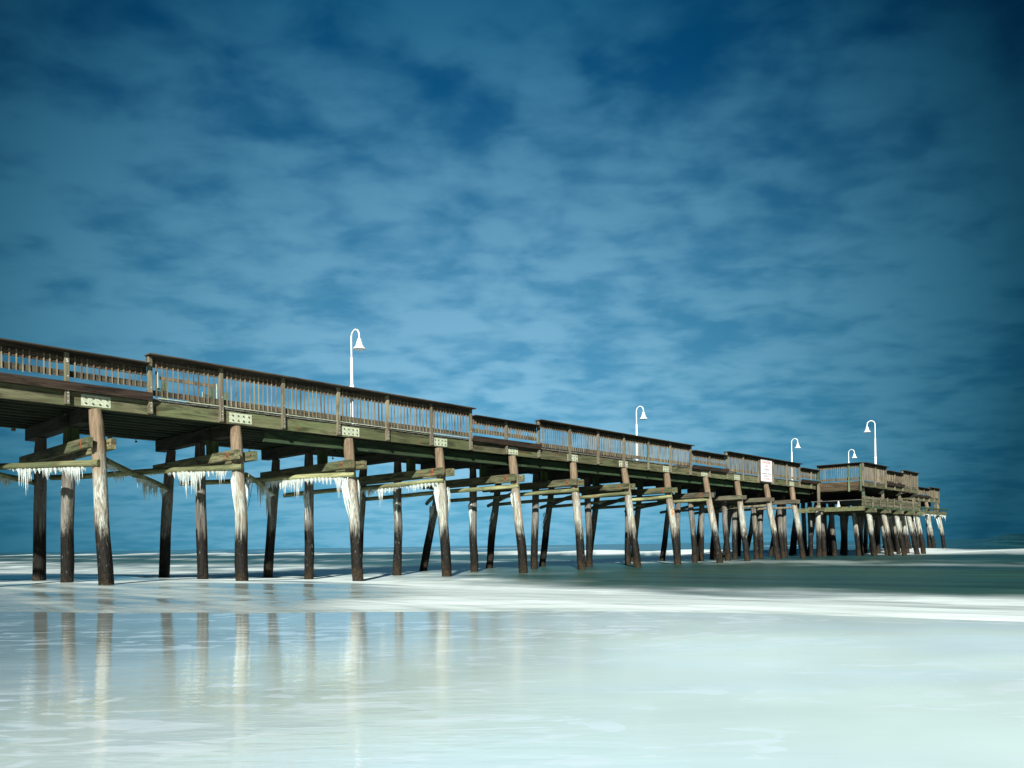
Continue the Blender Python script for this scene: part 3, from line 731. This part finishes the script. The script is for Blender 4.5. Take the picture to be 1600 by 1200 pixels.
# snagged line between a brace log and a pile, shackles under the deck
mb = MB(); 
pts = [(1.25*S+(1.03-1.25)*S*u, 0.9-0.95*u, Z(1.95-1.1*u-0.12*math.sin(math.pi*u))) for u in [i/10 for i in range(11)]]
mb.tube(pts, 0.007, 5).build('snagged_line', M['rope'], pier)
for n in (0.7, 1.7, 2.6):
    MB().tube([(n*S, 4.0, Z(3.30)), (n*S, 4.0, Z(3.12))], 0.012, 6).tube([(n*S, 4.0, Z(3.12)), (n*S+0.01, 4.0, Z(3.08))], 0.035, 8).build('hanging_shackle', M['bolt'], pier)
# utility conduit along the deck edge
MB().tube([(a*S, -0.06 if a < 3.6 else -0.05, Z(3.633)) for a in (0.40, 1.0, 1.8, 2.6, 3.35)], 0.011, 8).build('conduit', M['plate'], pier, smooth=True)
# stencilled S on one post
def text(body, size, mat, parent, loc, rot, name='lettering', ext=0.002, sx_=1.0, align='CENTER'):
    cu = bpy.data.curves.new('tmp', 'FONT'); cu.body = body; cu.size = size; cu.align_x = align; cu.extrude = ext; cu.resolution_u = 4; cu.offset = size*0.012
    o = bpy.data.objects.new('tmp', cu); sc.collection.objects.link(o)
    dg = bpy.context.evaluated_depsgraph_get(); me = bpy.data.meshes.new_from_object(o.evaluated_get(dg)); me.name = name
    bpy.data.objects.remove(o); me.materials.clear(); me.materials.append(mat)
    r = bpy.data.objects.new(name, me); sc.collection.objects.link(r); r.parent = parent; r.location = loc; r.rotation_euler = rot; r.scale = (sx_, 1, 1)
    return r
text('S', 0.10, M['chalk'], pier, (-0.17*S, -0.1055, Z(4.17)), (R(90), 0, 0), 'lettering')
text('C', 0.16, M['chalk'], pier, (2.13*S, -0.042, Z(4.16)), (R(90), 0, 0), 'lettering') if False else None

# ------------------------------------------------------------------ rod rack on the deck
rk = empty('rod_rack', (*world_of(0.95, 2.4), Z(3.617)), THETA, 'wooden rod rack with white tubes standing on the deck behind the first tall railing', 'rack')
for dx_ in (-0.72, 0.62, 1.05):
    hgt = 1.12 if dx_ < 1 else 0.9
    MB().box(dx_-0.05, dx_+0.05, -0.05, 0.05, 0, hgt-0.14 if dx_ < 1 else hgt, .004).build('leg', M['greenpost'], rk, bevel=.006)
    MB().box(dx_-0.24, dx_+0.04, -0.062, -0.052, hgt-0.42, hgt-0.36).build('bracket', M['greenpost'], rk)
MB().box(-0.85, 0.75, -0.02, 0.02, 1.0, 1.09).build('top_board', M['baluster'], rk)
for dx_, z0 in ((-0.93, 0.75), (0.72, 0.68), (-0.1, 0.62), (0.3, .62)):
    MB().tube([(dx_, -0.09, z0), (dx_, -0.09, z0+(0.42 if abs(dx_) > .5 else .2))], 0.015 if abs(dx_) > .5 else .009, 8).build('rod_tube', M['plate'], rk, smooth=True)

# ------------------------------------------------------------------ lamps
def lamp(n, q, H, label, scale=1.0, toward=-1):
    """white gooseneck lamp; arm reaches to local -y (toward=-1) or +y"""
    o = empty('street_lamp', (*world_of(n, q), Z(3.617)), THETA, label, 'street lamp', 'white gooseneck lamps along the pier')
    s = scale; arm_r = 0.195*s; top = H-arm_r
    MB().tube([(0, 0, 0), (0, 0, 0.03)], 0.12*s, 16).build('base_plate', M['white'], o, smooth=True)
    MB().tube([(0, 0, 0.03), (0, 0, H*0.40), (0, 0, H*0.405), (0, 0, H*0.72)], [0.058*s, 0.053*s, 0.044*s, 0.039*s], 16).build('post', M['white'], o, smooth=True)
    MB().tube([(0, 0, H*0.40), (0, 0, H*0.425)], [0.075*s, 0.062*s], 16).build('collar', M['white'], o, smooth=True)
    pts = [(0, 0, H*0.715), (0, 0, top-0.05)]
    for i in range(13):
        a = math.pi*i/12; pts.append((0, toward*arm_r*(1-math.cos(a)), top+arm_r*1.1*math.sin(a)))
    pts.append((0, toward*arm_r*2, top-0.10*s))
    MB().tube(pts, 0.023*s, 12).build('arm', M['white'], o, smooth=True)
    prof = [(0.030, 0.0), (0.05, -0.015), (0.062, -0.06), (0.075, -0.10), (0.098, -0.19), (0.125, -0.245), (0.165, -0.275), (0.178, -0.315), (0.168, -0.318), (0.115, -0.24), (0.06, -0.14), (0.03, -0.1)]
    v = []; f = []; N = 24; cy = toward*arm_r*2; cz = top-0.08*s
    for (r, z) in prof:
        for kk in range(N): a = 2*math.pi*kk/N; v.append((r*s*math.cos(a), cy+r*s*math.sin(a), cz+z*s))
    for i in range(len(prof)-1):
        for kk in range(N): f.append((i*N+kk, i*N+(kk+1) % N, (i+1)*N+(kk+1) % N, (i+1)*N+kk))
    f.append(tuple(range((len(prof)-1)*N, len(prof)*N)))
    mb = MB(); mb.v = v; mb.f = f; mb.build('lamp_shade', M['white'], o, smooth=True)
    return o
lamp(2.05, 0.14, 2.76, 'white gooseneck lamp behind the tall railing nearest the shore, its bell shade hanging right')
lamp(6.93, 1.43, 2.76, 'white gooseneck lamp in the middle of the second tall railing, its foot hidden')
lamp(11.74, 1.06, 2.76, 'short looking white lamp just right of the white sign on the railing')
lamp(14.27, 0.67, 2.76, 'smallest white lamp, behind the slatted corner of the end platform')
lamp(13.05, -2.45, 3.98, 'tallest white lamp on the end platform, its bell shade hanging left', 1.18, 1).rotation_euler = (0, 0, THETA+R(22))
# small light under the platform
ul = empty('hanging_light', (*world_of(12.06, -1.35), Z(2.40)), THETA, 'small white light hanging under the lower landing of the end platform', 'light')
MB().tube([(0, 0, 0.04), (0, 0, -0.12)], 0.05, 10).build('stem', M['white'], ul, smooth=True)
MB().tube([(0, 0, -0.12), (0, 0, -0.34)], [0.06, 0.13], 14).build('lamp_shade', M['plate'], ul, smooth=True)

# ------------------------------------------------------------------ sign
sg = empty('warning_sign', (*world_of(9.935, -0.135), Z(3.33)), THETA, 'tall white warning sign with faded red and black lettering on the pier railing', 'sign')
W2, HH = 0.70, 1.22
MB().box(-W2, W2, -0.006, 0.006, 0, HH).build('sign_board', M['sign'], sg)
MB().box(-W2+.02, W2-.02, 0.008, 0.03, 0.12, 0.2).box(-W2+.02, W2-.02, 0.008, 0.03, HH-.3, HH-.2).build('batten', M['post'], sg)
def line(body, z, size, mt, sx_=1.0): text(body, size, mt, sg, (0, -0.0085, z), (R(90), 0, 0), 'lettering', 0.001, sx_)
line('DANGER', 1.00, 0.19, M['redtext'], 1.35)
line('NO', 0.80, 0.17, M['redtext'], 1.3)
line('DIVING', 0.62, 0.14, M['darktext'], 1.2)
line('OR', 0.51, 0.09, M['darktext'], 1.2)
line('SWIMMING WITHIN', 0.40, 0.10, M['darktext'], 1.3)
line('300 FEET OF', 0.26, 0.11, M['darktext'], 1.3)
line('THE PIER', 0.11, 0.13, M['redtext'], 1.4)
bd = MB(); bd.box(-W2+.03, W2-.03, -0.0085, -0.0075, 0.03, 0.045); bd.box(-W2+.03, W2-.03, -0.0085, -0.0075, HH-.045, HH-.03); bd.box(-W2+.03, -W2+.045, -0.0085, -0.0075, .045, HH-.045); bd.box(W2-.045, W2-.03, -0.0085, -0.0075, .045, HH-.045)
bd.build('border_line', M['redtext'], sg)
